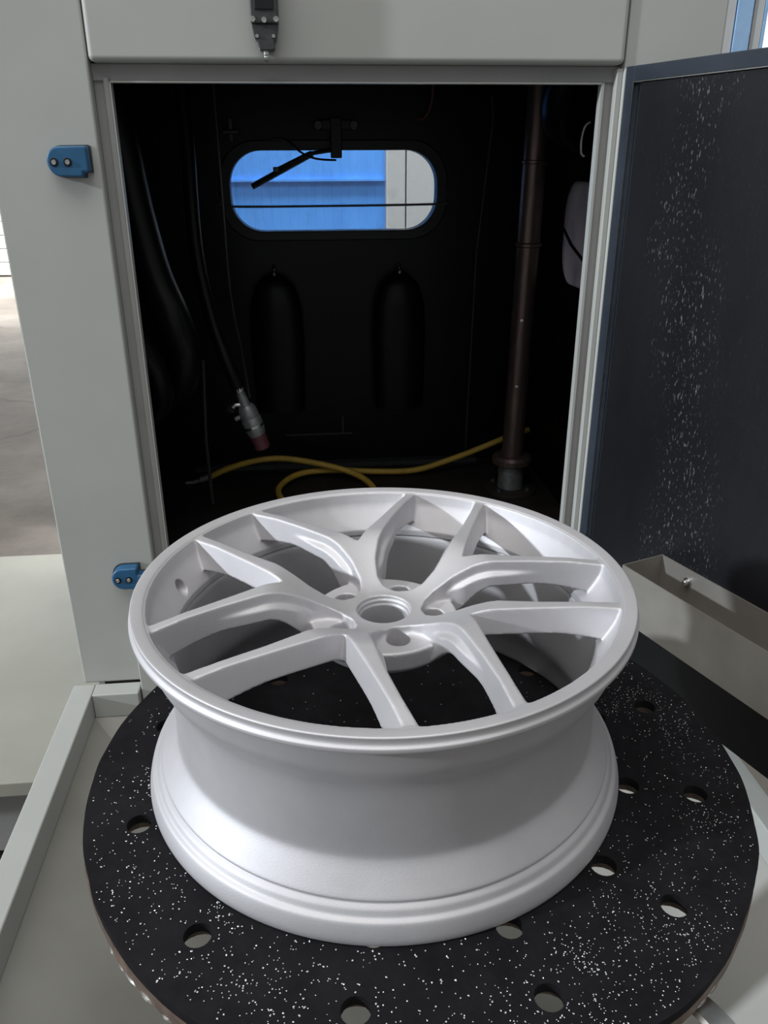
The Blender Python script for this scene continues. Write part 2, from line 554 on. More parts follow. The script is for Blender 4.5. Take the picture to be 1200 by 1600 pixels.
# right lining with the side window hole : plate in (y, z) -> use loop mapping
def side_ring(outer, inner, x0, x1):
    mb = ring_plate(outer, inner, x0, x1)
    mb.v = [(y, x, z) for x, y, z in mb.v]
    return mb
sw_in = rrect(1.30, 1.325, 0.165, 0.125, 0.085)
part(cab, 'rubber_lining', side_ring(rrect((YM + 0.037 + YB) / 2, (ZF + ZC) / 2, (YB - YM - 0.037) / 2, (ZC - ZF) / 2, 0.002), sw_in, XR, XR + 0.007), 'rubber', label='black rubber lining of the right chamber wall')
sw = MB().prism(sw_in, 0, 1); sw.v = [(XR + 0.002 + y * 0.003, x, z) for x, y, z in sw.v]
sideP = part(cab, 'side_window', sw, 'grey_window', label='dusty grey side pane')
part(cab, 'wiper_blade', MB().tube([(XR - 0.006, 1.47, 1.345), (XR - 0.008, 1.36, 1.300), (XR - 0.007, 1.20, 1.255)], 0.004, 8), 'black', sub=sideP)
# back lining with oval window
gin = rrect(0.0295, 1.4205, 0.2885, 0.1045, 0.088)
gout = rrect(0.0295, 1.4205, 0.318, 0.131, 0.105)
part(cab, 'rubber_lining', ring_plate(rrect((XL + XR) / 2, (ZF + ZC) / 2, (XR - XL) / 2, (ZC - ZF) / 2, 0.002), gout, YB, YB + 0.018), 'rubber', label='black rubber lining of the back chamber wall')
wf = part(cab, 'back_window', ring_plate(gout, gin, YB - 0.012, YB + 0.045), 'black', bevel=0.004, label='rounded black window frame')
part(cab, 'pane', MB().prism(gin, YB + 0.020, YB + 0.025), 'glass', sub=wf)
rod = smooth_path([(-0.297, YB - 0.012, 1.418), (-0.287, YB - 0.016, 1.395), (-0.262, YB - 0.018, 1.3835), (0.03, YB - 0.018, 1.3825), (0.32, YB - 0.018, 1.385), (0.340, YB - 0.016, 1.392), (0.349, YB - 0.012, 1.42)], 6)
part(cab, 'guard_rod', MB().tube(rod, 0.0032, 8), 'dark_plastic', True, sub=wf)
# sheet joints of the lining
js = MB().tube([(0.466, YB - 0.005, 1.66), (0.472, YB - 0.006, 1.60), (0.440, YB - 0.005, 1.25), (0.4283, YB - 0.005, 0.64)], 0.0028, 6)
part(cab, 'lining_joint', js, 'dark_plastic', True)
part(cab, 'lining_joint', MB().box(-0.147, 0.064, YB - 0.004, YB, 0.708, 0.712), 'dark_plastic')
part(cab, 'lining_joint', MB().box(0.034, 0.038, YB - 0.004, YB, 0.712, 0.765), 'dark_plastic')
part(cab, 'lining_joint', MB().box(-0.43, 0.46, YB - 0.03, YB, 0.6076, 0.622), 'dark_plastic')

# ---- open door (hinged at the right)
Hx, Hy = 0.4084, 0.7827
da = math.radians(-64.2)
dd = Vector((math.cos(da), math.sin(da), 0))
dn = Vector((dd.y, -dd.x, 0))
RIN = RPSI.inverted()
def DP(u, n, z):
    w = Vector((Hx, Hy, 0)) + dd * u + dn * n
    w.z = z
    return RIN @ w
def dbox(u0, u1, n0, n1, z0, z1):
    return MB().box(u0, u1, n0, n1, z0, z1, DP)
DW = 0.84
door = part(cab, 'door', dbox(0.0, DW, -0.05, -0.012, 0.55, 1.642), 'door_frame', bevel=0.002, label='open door with black rubber inner face')
for nm, a in (('frame_bar', (0.0, 0.0215, -0.012, 0.0, 0.55, 1.642)), ('frame_bar', (DW - 0.022, DW, -0.012, 0.0, 0.55, 1.642)), ('frame_bar', (0.0215, DW - 0.022, -0.012, 0.0, 1.619, 1.642))):
    part(cab, nm, dbox(*a), 'door_frame', bevel=0.0012, sub=door)
part(cab, 'rubber_panel', dbox(0.036, DW - 0.024, -0.0118, -0.003, 0.735, 1.6165), 'door_rubber', sub=door)
part(cab, 'shaded_skirt', dbox(0.023, DW - 0.024, -0.0118, -0.0025, 0.551, 0.7345), 'rubber', sub=door)  # blacker rubber than the panel: shade below the tray put into the colour
part(cab, 'edge_seal', dbox(0.0215, 0.0228, -0.0119, 0.0012, 0.552, 1.619), 'steel', sub=door)
part(cab, 'edge_seal', dbox(0.0215, DW - 0.024, -0.0119, 0.0012, 1.6172, 1.6188), 'steel', sub=door)
# drip tray on the door: bent stainless channel
T0, T1 = 0.2295, 0.82
tray = MB()
def tb(*a):
    tray.box(*a, DP)
tb(T0, T1, -0.002, 0.0, 0.735, 0.8375)         # back flange
tb(T0, T1, 0.0895, 0.0915, 0.733, 0.8375)      # front wall
tb(T0, T1, 0.0, 0.0895, 0.733, 0.735)          # bottom
tb(T0, T0 + 0.002, 0.0, 0.0895, 0.735, 0.8375) # end
tb(T1 - 0.002, T1, 0.0, 0.0895, 0.735, 0.8375)
part(cab, 'drip_tray', tray, 'stainless', sub=door, label='stainless channel tray along the door')
for u in (0.2983, 0.62):
    bl = MB()
    c = DP(u, 0.0, 0.8142); ax = (DP(u, 1, 0) - DP(u, 0, 0))
    bl.lathe([(0.0, 0.0), (0.0085, 0.0), (0.0085, 0.003), (0.0055, 0.003), (0.0055, 0.009), (0.004, 0.0115), (0.0, 0.012)], 14, c, ax)
    part(cab, 'bolt', bl, 'steel', True, sub=door)

# ---- safety switches on the left post
def safety_switch(z, flip, label):
    r = Root('safety_switch', (-0.44, YM, z - 0.022), label, 'switch', group=None)
    x0, x1, hh = -0.472, -0.407, 0.0235
    out = []
    for k in range(13):
        a = PI / 2 + PI * k / 12
        out.append((x0 + 0.022 + 0.022 * math.cos(a), z + hh * math.sin(a) * 0.98))
    if not flip:
        out += [(-0.418, z - hh), (-0.417, z - 0.016), (x1, z - 0.016), (x1, z + 0.0215), (x1 - 0.004, z + hh)]
    else:
        out += [(-0.412, z - hh), (x1, z - hh + 0.004), (x1, z + 0.008), (-0.421, z + 0.008), (-0.421, z + hh)]
    body = part(r, 'body', MB().prism(out, YM - 0.026, YM - 0.0005), 'blue', bevel=0.004, seg=3)
    part(r, 'mounting_plate', MB().prism([(x * 1.0 + (0.002 if x > -0.44 else -0.002), (zz - z) * 1.06 + z) for x, zz in out], YM - 0.004, YM - 0.0003), 'dark_plastic')
    for sx in (-0.4598, -0.4385):
        sc = part(r, 'screw_well', MB().lathe([(0.0066, -0.001), (0.0066, 0.0006), (0.0048, 0.0008), (0.0046, -0.001)], 18, (sx, YM - 0.0265, z - 0.001), (0, -1, 0), closed=True), 'black', True)
        part(r, 'screw', MB().lathe([(0.0, 0.0012), (0.0016, 0.0012), (0.002, 0.0026), (0.0034, 0.0026), (0.0044, 0.001), (0.0044, -0.001)], 14, (sx, YM - 0.0268, z - 0.001), (0, -1, 0)), 'steel', True, sub=sc)
    return r
safety_switch(1.501, False, 'blue plastic safety switch with two screws, high on the left post')
safety_switch(0.741, True, 'blue plastic safety switch low on the left post, partly behind the wheel rim')

# ---- limit switch on the lintel
ls = Root('limit_switch', (-0.112, YM - 0.006, 1.648), 'black limit switch with steel roller plunger hanging on the lintel panel', 'switch')
YS = YM - 0.0062
bd = part(ls, 'body', MB().box(-0.1335, -0.0905, YS - 0.034, YS, 1.694, 1.80), 'dark_plastic', bevel=0.003)
part(ls, 'cover_plate', MB().box(-0.1265, -0.0975, YS - 0.0365, YS - 0.034, 1.712, 1.79), 'black', bevel=0.0012, sub=bd)
hd = part(ls, 'head', MB().prism([(-0.1325, 1.694), (-0.0915, 1.694), (-0.0955, 1.672), (-0.0985, 1.670), (-0.0985, 1.660), (-0.1025, 1.6585), (-0.1215, 1.6585), (-0.1245, 1.672), (-0.1285, 1.674)], YS - 0.030, YS - 0.002), 'dark_plastic', bevel=0.0015)
for x, z, q in ((-0.1295, 1.6995, 0.0045), (-0.1125, 1.6985, 0.0045), (-0.0945, 1.6995, 0.0045), (-0.1245, 1.6775, 0.003), (-0.0995, 1.6775, 0.003)):
    part(ls, 'screw', MB().lathe([(0, 0.001), (q * 0.4, 0.001), (q * 0.5, 0.0022), (q * 0.8, 0.0022), (q, 0.001), (q, -0.002)], 14, (x, YS - (0.0345 if q > 0.004 else 0.0305), z), (0, -1, 0)), 'steel', True)
part(ls, 'plunger_guide', MB().box(-0.1225, -0.1175, YS - 0.028, YS - 0.008, 1.659, 1.6745), 'steel', bevel=0.001)
pgd = part(ls, 'plunger', MB().tube([(-0.1125, YS - 0.017, 1.660), (-0.1125, YS - 0.017, 1.652)], 0.0042, 12), 'steel', True)
part(ls, 'roller', MB().lathe([(0, -0.003), (0.0045, -0.003), (0.0055, -0.002), (0.0055, 0.002), (0.0045, 0.003), (0, 0.003)], 16, (-0.1125, YS - 0.017, 1.6495), (1, 0, 0)), 'steel', True)

# ---- things inside the chamber
# wiper on the back window
wp = Root('window_wiper', (0.036, 1.67, 1.50), 'black wiper with motor bracket over the oval back window', 'wiper')
br = part(wp, 'bracket', MB().box(0.0205, 0.0505, 1.655, 1.69, 1.505, 1.605), 'black', bevel=0.003)
part(wp, 'motor_block', MB().box(-0.005, 0.078, 1.66, 1.70, 1.575, 1.60), 'black', bevel=0.004)
for x in (-0.012, 0.084):
    part(wp, 'knob', MB().lathe([(0, 0.016), (0.010, 0.016), (0.012, 0.012), (0.012, 0.0), (0, 0)], 14, (x, 1.672, 1.5865), (0, -1, 0)), 'dark_plastic', True)
part(wp, 'arm', MB().tube([(0.036, 1.668, 1.527), (-0.04, 1.672, 1.516), (-0.125, 1.676, 1.478)], 0.0055, 8), 'black', True)
part(wp, 'blade', MB().tube([(-0.198, 1.678, 1.434), (-0.03, 1.678, 1.517)], 0.0085, 8), 'black', True)
part(wp, 'clip', MB().box(-0.138, -0.122, 1.668, 1.682, 1.470, 1.484), 'dark_plastic', bevel=0.002)
part(wp, 'water_tube', MB().tube(smooth_path([(-0.14, 1.672, 1.553), (-0.10, 1.672, 1.550), (-0.06, 1.670, 1.520), (-0.02, 1.668, 1.504), (0.035, 1.668, 1.500)]), 0.0028, 8), 'black', True)
# clamp at the window corner
kc = Root('clamp_knob', (-0.244, 1.69, 1.56), 'small dark clamp knob above the left end of the oval window', 'knob')
part(kc, 'stem', MB().box(-0.249, -0.239, 1.66, 1.70, 1.548, 1.604), 'dark_plastic', bevel=0.002)
part(kc, 'wing', MB().tube([(-0.264, 1.662, 1.571), (-0.224, 1.662, 1.571)], [0.007, 0.0055], 10), 'dark_plastic', True)

# upright rod with collars
px, py = 0.516, 1.4226
lean = 0.0085
def PX(z): return 0.5105 + (z - 0.7) * 0.0145
rr = Root('lift_rod', (px, py, ZF), 'tall brown steel rod with collars standing at the right of the chamber', 'rod')
part(rr, 'rod', MB().tube([(PX(0.70), py, 0.70), (PX(1.2), py, 1.2), (PX(1.79), py, 1.79)], 0.0300, 28), 'rod', True)
for z, q in ((1.494, 0.0325), (1.296, 0.0345)):
    part(rr, 'collar', MB().lathe([(q - 0.004, -0.006), (q, -0.003), (q, 0.003), (q - 0.004, 0.006)], 28, (PX(z), py, z)), 'rod', True)
for z in (1.105, 0.925):
    part(rr, 'set_screw', MB().lathe([(0, 0.004), (0.005, 0.003), (0.006, 0)], 10, (PX(z) - 0.009, py - 0.025, z), (-0.35, -0.9, 0)), 'steel', True)
part(rr, 'flange', MB().lathe([(0.0295, 0.018), (0.050, 0.016), (0.057, 0.008), (0.057, -0.006), (0.045, -0.012), (0.026, -0.014)], 28, (PX(0.70), py, 0.702)), 'rod', True)
part(rr, 'sleeve', MB().lathe([(0.030, 0.075), (0.037, 0.072), (0.037, 0.004), (0.030, 0.0)], 28, (PX(0.65), py, ZF + 0.006)), 'gun', True)
bs = part(rr, 'base_plate', MB().lathe([(0, 0.012), (0.068, 0.012), (0.076, 0.006), (0.076, 0.0)], 28, (PX(0.62), py, ZF + 0.0005)), 'cab_floor', True)
for k in range(4):
    a = PI / 4 + k * PI / 2
    part(rr, 'bolt', MB().lathe([(0, 0.01), (0.007, 0.009), (0.008, 0.0)], 8, (PX(0.62) + 0.058 * math.cos(a), py + 0.058 * math.sin(a), ZF + 0.012)), 'dark_plastic', True, sub=bs)

# yellow hose looping over the chamber floor
hz = ZF + 0.012
hp = [(-0.372, 1.56, 0.632), (-0.30, 1.56, 0.662), (-0.205, 1.56, 0.682), (-0.115, 1.56, 0.677), (0.018, 1.54, 0.650), (0.086, 1.50, 0.630), (0.112, 1.42, hz), (0.09, 1.33, hz), (-0.02, 1.29, hz), (-0.12, 1.33, hz), (-0.163, 1.42, hz), (-0.158, 1.50, hz + 0.003), (-0.102, 1.56, hz + 0.012), (-0.005, 1.575, hz + 0.014), (0.13, 1.57, hz + 0.006), (0.25, 1.57, hz + 0.006), (0.355, 1.57, 0.655), (0.452, 1.57, 0.690), (0.54, 1.57, 0.725), (0.60, 1.58, 0.74)]
hs = Root('yellow_hose', (0.1, 1.5, ZF), 'yellow air hose looping across the chamber floor behind the wheel', 'hose')
part(hs, 'hose', MB().tube(smooth_path(hp, 7), 0.0092, 10), 'yellow', True)
part(hs, 'end_fitting', MB().tube([(-0.375, 1.56, 0.631), (-0.40, 1.56, 0.624), (-0.403, 1.56, 0.623), (-0.425, 1.56, 0.616)], [0.0105, 0.0105, 0.007, 0.007], 12), 'gun', True)
part(hs, 'coupling', MB().tube([(-0.425, 1.56, 0.6165), (-0.445, 1.56, 0.6165)], 0.0088, 12), 'steel', True)

# blast gun hanging on its hose
gy = 1.2
gax = Vector((0.075, 0.0, -0.235)).normalized()
g0 = Vector((-0.236, gy, 0.992))
def G(h, dx=0.0, dyy=0.0):
    side = Vector((gax.z, 0, -gax.x)) * -1
    return g0 + gax * h + side * dx + Vector((0, dyy, 0))
gun = Root('blast_gun', (-0.205, gy, 0.84), 'grey metal blast gun with dark red nozzle hanging in the chamber', 'blast gun')
gb = part(gun, 'body', MB().lathe([(0.0, 0.042), (0.016, 0.042), (0.022, 0.050), (0.024, 0.072), (0.0235, 0.074), (0.0235, 0.076), (0.025, 0.078), (0.025, 0.105), (0.021, 0.122), (0.0, 0.122)], 24, g0, gax), 'gun', True)
part(gun, 'inlet_stem', MB().tube([G(0.0), G(0.045)], [0.0105, 0.013], 16), 'gun', True)
part(gun, 'hose_clip', MB().lathe([(0.011, -0.004), (0.0165, -0.004), (0.0165, 0.004), (0.011, 0.004)], 18, G(0.0), gax, closed=True), 'steel', True)
el = part(gun, 'air_elbow', MB().tube(smooth_path([G(0.038, -0.010), G(0.034, -0.024), G(0.040, -0.036)], 4), 0.0065, 12), 'steel', True)
part(gun, 'elbow_nut', MB().lathe([(0.0, -0.006), (0.0098, -0.006), (0.0098, 0.006), (0, 0.006)], 6, G(0.040, -0.037), (-0.4, -0.85, 0.3)), 'steel', sub=el)
part(gun, 'side_screw', MB().tube([G(0.066, -0.022), G(0.068, -0.036)], 0.006, 10), 'gun', True)
part(gun, 'band', MB().lathe([(0.0255, -0.003), (0.0262, 0.0), (0.0255, 0.003)], 24, G(0.098), gax), 'steel', True)
part(gun, 'nozzle', MB().lathe([(0.0, 0.120), (0.0205, 0.120), (0.021, 0.128), (0.0195, 0.158), (0.015, 0.162), (0.0, 0.162)], 20, g0, gax), 'nozzle', True)
# feed hose and black cable
single('feed_hose', MB().tube(smooth_path([(-0.325, gy + 0.12, 1.80), (-0.318, gy + 0.10, 1.55), (-0.315, gy + 0.06, 1.32), (-0.292, gy + 0.03, 1.17), (-0.262, gy, 1.07), tuple(G(0.002))], 8), 0.0165, 14), 'rubber', (-0.3, gy, 1.0), 'black rubber feed hose running down to the blast gun', 'hose', smooth=True)
single('control_cable', MB().tube(smooth_path([(-0.262, 1.45, 1.80), (-0.262, 1.45, 1.30), (-0.255, 1.42, 1.16), (-0.235, 1.36, 1.05), (-0.215, 1.25, 0.955)], 8), 0.0032, 8), 'dark_plastic', (-0.25, 1.4, 1.0), 'thin dark cable hanging right of the feed hose', 'cable', smooth=True)
single('corner_conduit', MB().tube([(-0.340, 1.40, 1.02), (-0.352, 1.40, 0.80), (-0.350, 1.40, ZF + 0.004)], 0.005, 8), 'dark_plastic', (-0.35, 1.4, ZF), 'thin grey upright conduit on the chamber floor left of the blast gun', 'conduit', smooth=True)
single('red_cable', MB().tube(smooth_path([(0.292, 1.66, 1.795), (0.297, 1.66, 1.69), (0.293, 1.665, 1.635), (0.278, 1.68, 1.605), (0.262, 1.694, 1.602)], 6), 0.0036, 8), 'cable', (0.29, 1.66, 1.60), 'thin dark red cable hanging above the right end of the oval window', 'cable', smooth=True)
# thick black hoses on the left
single('suction_hose', MB().tube(smooth_path([(-0.46, 1.05, 1.78), (-0.425, 1.05, 1.58), (-0.405, 1.04, 1.42), (-0.378, 1.02, 1.29), (-0.345, 1.00, 1.20), (-0.333, 1.02, 1.12), (-0.36, 1.06, 1.04), (-0.44, 1.10, 1.0), (-0.53, 1.15, 0.99)], 8), 0.038, 18), 'rubber', (-0.4, 1.0, 1.0), 'thick black rubber hose bulging out near the left jamb, upper of two', 'hose', smooth=True)
single('suction_hose', MB().tube(smooth_path([(-0.53, 0.93, 1.30), (-0.46, 0.92, 1.225), (-0.408, 0.92, 1.165), (-0.382, 0.94, 1.10), (-0.385, 0.98, 1.03), (-0.43, 1.0, 0.98), (-0.53, 1.02, 0.95)], 8), 0.026, 16), 'rubber', (-0.45, 0.95, 0.95), 'black rubber hose bending beside the left jamb, lower of two', 'hose', smooth=True)
single('wall_strip', MB().box(-0.430, -0.412, 1.0, 1.02, ZF + 0.001, 0.99), 'dark_plastic', (-0.42, 1.01, ZF), 'dark upright strip behind the left jamb near the chamber floor', 'strip', bevel=0.002)
# black ducts in the upper right
single('air_duct', MB().tube(smooth_path([(0.60, 1.35, 1.55), (0.545, 1.30, 1.58), (0.515, 1.22, 1.63), (0.52, 1.14, 1.72), (0.53, 1.10, 1.79)], 8), 0.04, 18), 'rubber', (0.55, 1.2, 1.55), 'fat black duct curving at the upper right of the chamber', 'duct', smooth=True)
single('hook', MB().tube(smooth_path([(0.452, 0.83, 1.505), (0.4455, 0.83, 1.512), (0.4445, 0.83, 1.535), (0.449, 0.83, 1.555), (0.455, 0.82, 1.562)], 6), 0.0020, 8), 'gun', (0.445, 0.83, 1.49), 'small wire hook behind the top of the right jamb', 'hook', smooth=True)
# rubber sleeves hanging under the window
def sleeve(x, label):
    r = Root('rubber_sleeve', (x, 1.66, 0.80), label, 'sleeve')
    part(r, 'hook', MB().tube(smooth_path([(x, 1.699, 1.222), (x, 1.672, 1.218), (x, 1.655, 1.210), (x, 1.652, 1.20)], 4), 0.0055, 8), 'steel', True)
    prof = [(0.004, 1.205), (0.03, 1.195), (0.058, 1.165), (0.074, 1.11), (0.078, 1.02), (0.076, 0.90), (0.072, 0.80)]
    n = 20
    ring = []
    for rr_, z in prof:
        ring.append([(x + rr_ * math.cos(2 * PI * k / n), 1.665 + min(0.03, rr_ * 0.5) * math.sin(2 * PI * k / n), z) for k in range(n)])
    vs = [p for q in ring for p in q]
    fs = [(i * n + k, i * n + (k + 1) % n, (i + 1) * n + (k + 1) % n, (i + 1) * n + k) for i in range(len(ring) - 1) for k in range(n)]
    fs.append(tuple(range((len(ring) - 1) * n, len(ring) * n)))
    part(r, 'sleeve', MB().add(vs, fs), 'rubber', True)
sleeve(-0.1513, 'black rubber sleeve hung below the window, nearer the blast gun')
sleeve(0.2092, 'black rubber sleeve hung below the window, nearer the upright rod')

# ================================================================== hopper in front
hop = Root('shot_hopper', (0.05, 0.05, 0), 'pale grey hopper with square tube frame under the turntable', 'hopper')
RZ0, RZ1 = 0.428, 0.485
part(hop, 'frame_rail', MB().box(-0.589, -0.5435, -0.62, 0.736, RZ0, RZ1), 'paint', bevel=0.003)
part(hop, 'frame_rail', MB().box(-0.5433, -0.448, 0.6945, 0.736, RZ0, RZ1), 'paint', bevel=0.003)
part(hop, 'frame_rail', MB().box(0.652, 0.697, -0.62, 0.736, RZ0, RZ1), 'paint', bevel=0.003)
part(hop, 'frame_rail', MB().box(0.46, 0.6518, 0.6945, 0.736, RZ0, RZ1), 'paint', bevel=0.003)
part(hop, 'frame_rail', MB().box(-0.5433, 0.6518, -0.62, -0.575, RZ0, RZ1), 'paint', bevel=0.003)
T = [(-0.545, -0.576), (0.654, -0.576), (0.654, 0.696), (-0.545, 0.696)]
B_ = [(-0.12, -0.25), (0.24, -0.25), (0.24, 0.32), (-0.12, 0.32)]
names = ['hopper_wall'] * 4
for i in range(4):
    j = (i + 1) % 4
    t = 0.004
    vs = [(*T[i], RZ0 + 0.0), (*T[j], RZ0 + 0.0), (*B_[j], 0.05), (*B_[i], 0.05)]
    vo = [(v[0], v[1], v[2] - 0.006) for v in vs]
    part(hop, 'hopper_wall', MB().add(vs + vo, [(0, 1, 2, 3), (7, 6, 5, 4), (0, 4, 5, 1), (1, 5, 6, 2), (2, 6, 7, 3), (3, 7, 4, 0)]), 'hopper')
part(hop, 'hopper_floor', MB().box(-0.122, 0.242, -0.252, 0.322, 0.04, 0.05), 'hopper')
for x, y in ((-0.566, -0.598), (0.674, -0.598), (-0.566, 0.715), (0.674, 0.715)):
    part(hop, 'leg', MB().box(x - 0.02, x + 0.02, y - 0.02, y + 0.02, 0.0, RZ0), 'paint', bevel=0.002)

# ================================================================== turntable
TC = (0.0352, -0.0196)
TZ = 1.10 - 0.2222
TR = 0.3578
tt = Root('turntable', (TC[0], TC[1], 0.05), 'round turntable with black perforated rubber mat carrying the wheel', 'turntable', frame=False)
HOLES = [(rad, math.radians(-10.9 - 30.1 * k)) for rad in (0.303, 0.2327) for k in range(12)]
def disc(R, z0, z1, hr, wob, seed):
    rn = random.Random(seed)
    n = 220
    bm = bmesh.new()
    loops = []
    amp = [rn.uniform(-1, 1) for _ in range(n)]
    sm = [(amp[i - 2] + amp[i - 1] * 2 + amp[i] * 3 + amp[(i + 1) % n] * 2 + amp[(i + 2) % n]) / 9 for i in range(n)]
    lp_ = [(TC[0] + (R + wob * sm[i]) * math.cos(2 * PI * i / n), TC[1] + (R + wob * sm[i]) * math.sin(2 * PI * i / n)) for i in range(n)]
    loops.append(lp_)
    for rad, a in HOLES:
        cx, cy = TC[0] + rad * math.cos(a), TC[1] + rad * math.sin(a)
        loops.append([(cx + hr * math.cos(2 * PI * k / 20), cy + hr * math.sin(2 * PI * k / 20)) for k in range(20)])
    edges = []
    for L in loops:
        vs = [bm.verts.new((x, y, z1)) for x, y in L]
        edges += [bm.edges.new((vs[i], vs[(i + 1) % len(vs)])) for i in range(len(vs))]
    bmesh.ops.triangle_fill(bm, use_beauty=True, use_dissolve=False, edges=edges)
    bm.verts.index_update()
    tv = [tuple(v.co) for v in bm.verts]
    tf = [tuple(v.index for v in f.verts) for f in bm.faces]
    bm.free()
    N = len(tv)
    mb = MB()
    sides = []
    off = 0
    for L in loops:
        m_ = len(L)
        sides += [(off + i, off + (i + 1) % m_, N + off + (i + 1) % m_, N + off + i) for i in range(m_)]
        off += m_
    mb.add(tv + [(x, y, z0) for x, y, z in tv], tf + [tuple(N + i for i in reversed(f)) for f in tf] + sides)
    return mb
part(tt, 'rubber_mat', disc(TR, TZ - 0.0105, TZ, 0.0126, 0.0022, 3), 'mat')
pt = part(tt, 'steel_plate', disc(TR + 0.0004, TZ - 0.025, TZ - 0.0107, 0.0215, 0.0012, 5), 'rust', label='brown oxidised steel plate under the mat')
part(tt, 'column', MB().lathe([(0.0, 0.05), (0.09, 0.05), (0.09, 0.065), (0.055, 0.075), (0.055, 0.80), (0.11, 0.83), (0.11, TZ - 0.0255), (0.0, TZ - 0.0255)], 32, (TC[0], TC[1], 0)), 'stainless', True)
# weld beads under the plate edge
for k, (a, s_) in enumerate(((-141.5, 0.7), (-138.2, 1.0), (-135.8, 1.35), (-131.6, 1.0), (-127, 0.8), (-50, 0.9), (-47.2, 1.2), (-56, 1.0))):
    a = math.radians(a)
    c = (TC[0] + (TR - 0.001) * math.cos(a), TC[1] + (TR - 0.001) * math.sin(a), TZ - 0.0245)
    mb = MB().lathe([(0, 0.0035), (0.0032, 0.0026), (0.0042, 0), (0.003, -0.003), (0, -0.0045)], 10, (0, 0, 0))
    t = Vector((-math.sin(a), math.cos(a), 0)); rdl = Vector((math.cos(a), math.sin(a), 0))
    mb.v = [tuple(Vector(c) + t * v[0] * 2.3 * s_ + rdl * v[1] * 0.7 + Vector((0, 0, v[2] * 0.7))) for v in mb.v]
    part(tt, 'weld_bead', mb, 'steel', True, sub=pt)
# support roller carried on the hopper under the front right of the table
ax = Vector((-0.80, -0.58, 0.12)).normalized()
rc = Vector((0.262, -0.292, 0.745))
ro = Root('support_roller', (rc.x, rc.y, 0.36), 'steel support roller under the front right edge of the turntable', 'roller', frame=False)
part(ro, 'tread', MB().lathe([(0.07, -0.014), (0.092, -0.014), (0.095, -0.011), (0.095, 0.011), (0.092, 0.014), (0.07, 0.014)], 40, rc, ax, closed=True), 'steel', True)
part(ro, 'disc', MB().lathe([(0, -0.006), (0.0705, -0.006), (0.0705, 0.006), (0, 0.006)], 40, rc, ax), 'stainless', True)
part(ro, 'hub', MB().lathe([(0, -0.02), (0.022, -0.02), (0.022, 0.02), (0, 0.02)], 20, rc, ax), 'steel', True)
part(ro, 'fork', MB().box(rc.x - 0.012, rc.x + 0.012, rc.y - 0.012, rc.y + 0.012, 0.36, rc.z - 0.02), 'paint')

# ================================================================== alloy wheel
ZR = 1.10
WB = -0.2222 + 0.0004
wheel = Root('alloy_wheel', (0, 0, TZ), 'bare silver alloy car wheel with five split spokes lying on the black turntable', 'car wheel', frame=False)

def smax(a, b, k):
    h = np.clip(0.5 + 0.5 * (a - b) / k, 0, 1)
    return b + (a - b) * h + k * h * (1 - h)
def smin(a, b, k):
    return -smax(-a, -b, k)
def poly_sdf(px, py, poly):
    d = np.full(px.shape, 1e9, np.float32)
    inside = np.zeros(px.shape, bool)
    n = len(poly)
    for i in range(n):
        ax_, ay_ = poly[i]; bx_, by_ = poly[(i + 1) % n]
        ex, ey = bx_ - ax_, by_ - ay_
        wx, wy = px - ax_, py - ay_
        t = np.clip((wx * ex + wy * ey) / (ex * ex + ey * ey), 0, 1)
        d = np.minimum(d, (wx - ex * t) ** 2 + (wy - ey * t) ** 2)
        c1 = (ay_ > py) != (by_ > py)
        with np.errstate(divide='ignore', invalid='ignore'):
            xi = ax_ + (py - ay_) / (by_ - ay_ if by_ != ay_ else 1e-12) * ex
        inside ^= c1 & (px < xi)
    d = np.sqrt(d)
    return np.where(inside, -d, d)
def sstep(x, a, b):
    t = np.clip((x - a) / (b - a), 0, 1)
    return t * t * (3 - 2 * t)

hgrid = 0.0012
xs = np.arange(-0.250, 0.2501, hgrid, dtype=np.float32)
zs = np.arange(-0.088, 0.0061, hgrid, dtype=np.float32)
X, Y = np.meshgrid(xs, xs, indexing='ij')
Rr = np.sqrt(X * X + Y * Y)
Th = np.arctan2(Y, X)
A0 = math.radians(70.3)
def fold(off):
    a = (Th - off + PI / 5) % (2 * PI / 5) - PI / 5
    return Rr * np.cos(a), Rr * np.abs(np.sin(a))
ub, wb = fold(A0)
uv, wv = fold(A0 + PI / 5)
arcV = [(0.2425 * math.cos(math.radians(a)), 0.2425 * math.sin(math.radians(a))) for a in (23.0, 18, 12, 6, 0)]
V = [(0.1065, 0.0), (0.124, 0.0145), (0.150, 0.0372), (0.175, 0.0582), (0.200, 0.0788), (0.2205, 0.0945)] + arcV
Vp = V + [(x, -y) for x, y in reversed(V[1:-1])]
arcB = [(0.2425 * math.cos(math.radians(a)), 0.2425 * math.sin(math.radians(a))) for a in (9.6, 7, 3.5, 0)]
B2 = [(0.0405, 0.0), (0.0440, 0.015), (0.0540, 0.0262), (0.074, 0.0360), (0.098, 0.0410), (0.125, 0.0428), (0.16, 0.0440), (0.20, 0.0432), (0.232, 0.0408)] + arcB
Bp = B2 + [(x, -y) for x, y in reversed(B2[1:-1])]
def rounded(px, py, poly, r):
    # erode by r then dilate by r, on a symmetric polygon
    d = poly_sdf(px, py, poly)
    return d
dV = rounded(uv, wv, Vp, 0.004).astype(np.float32)
dB = rounded(ub, wb, Bp, 0.004).astype(np.float32)
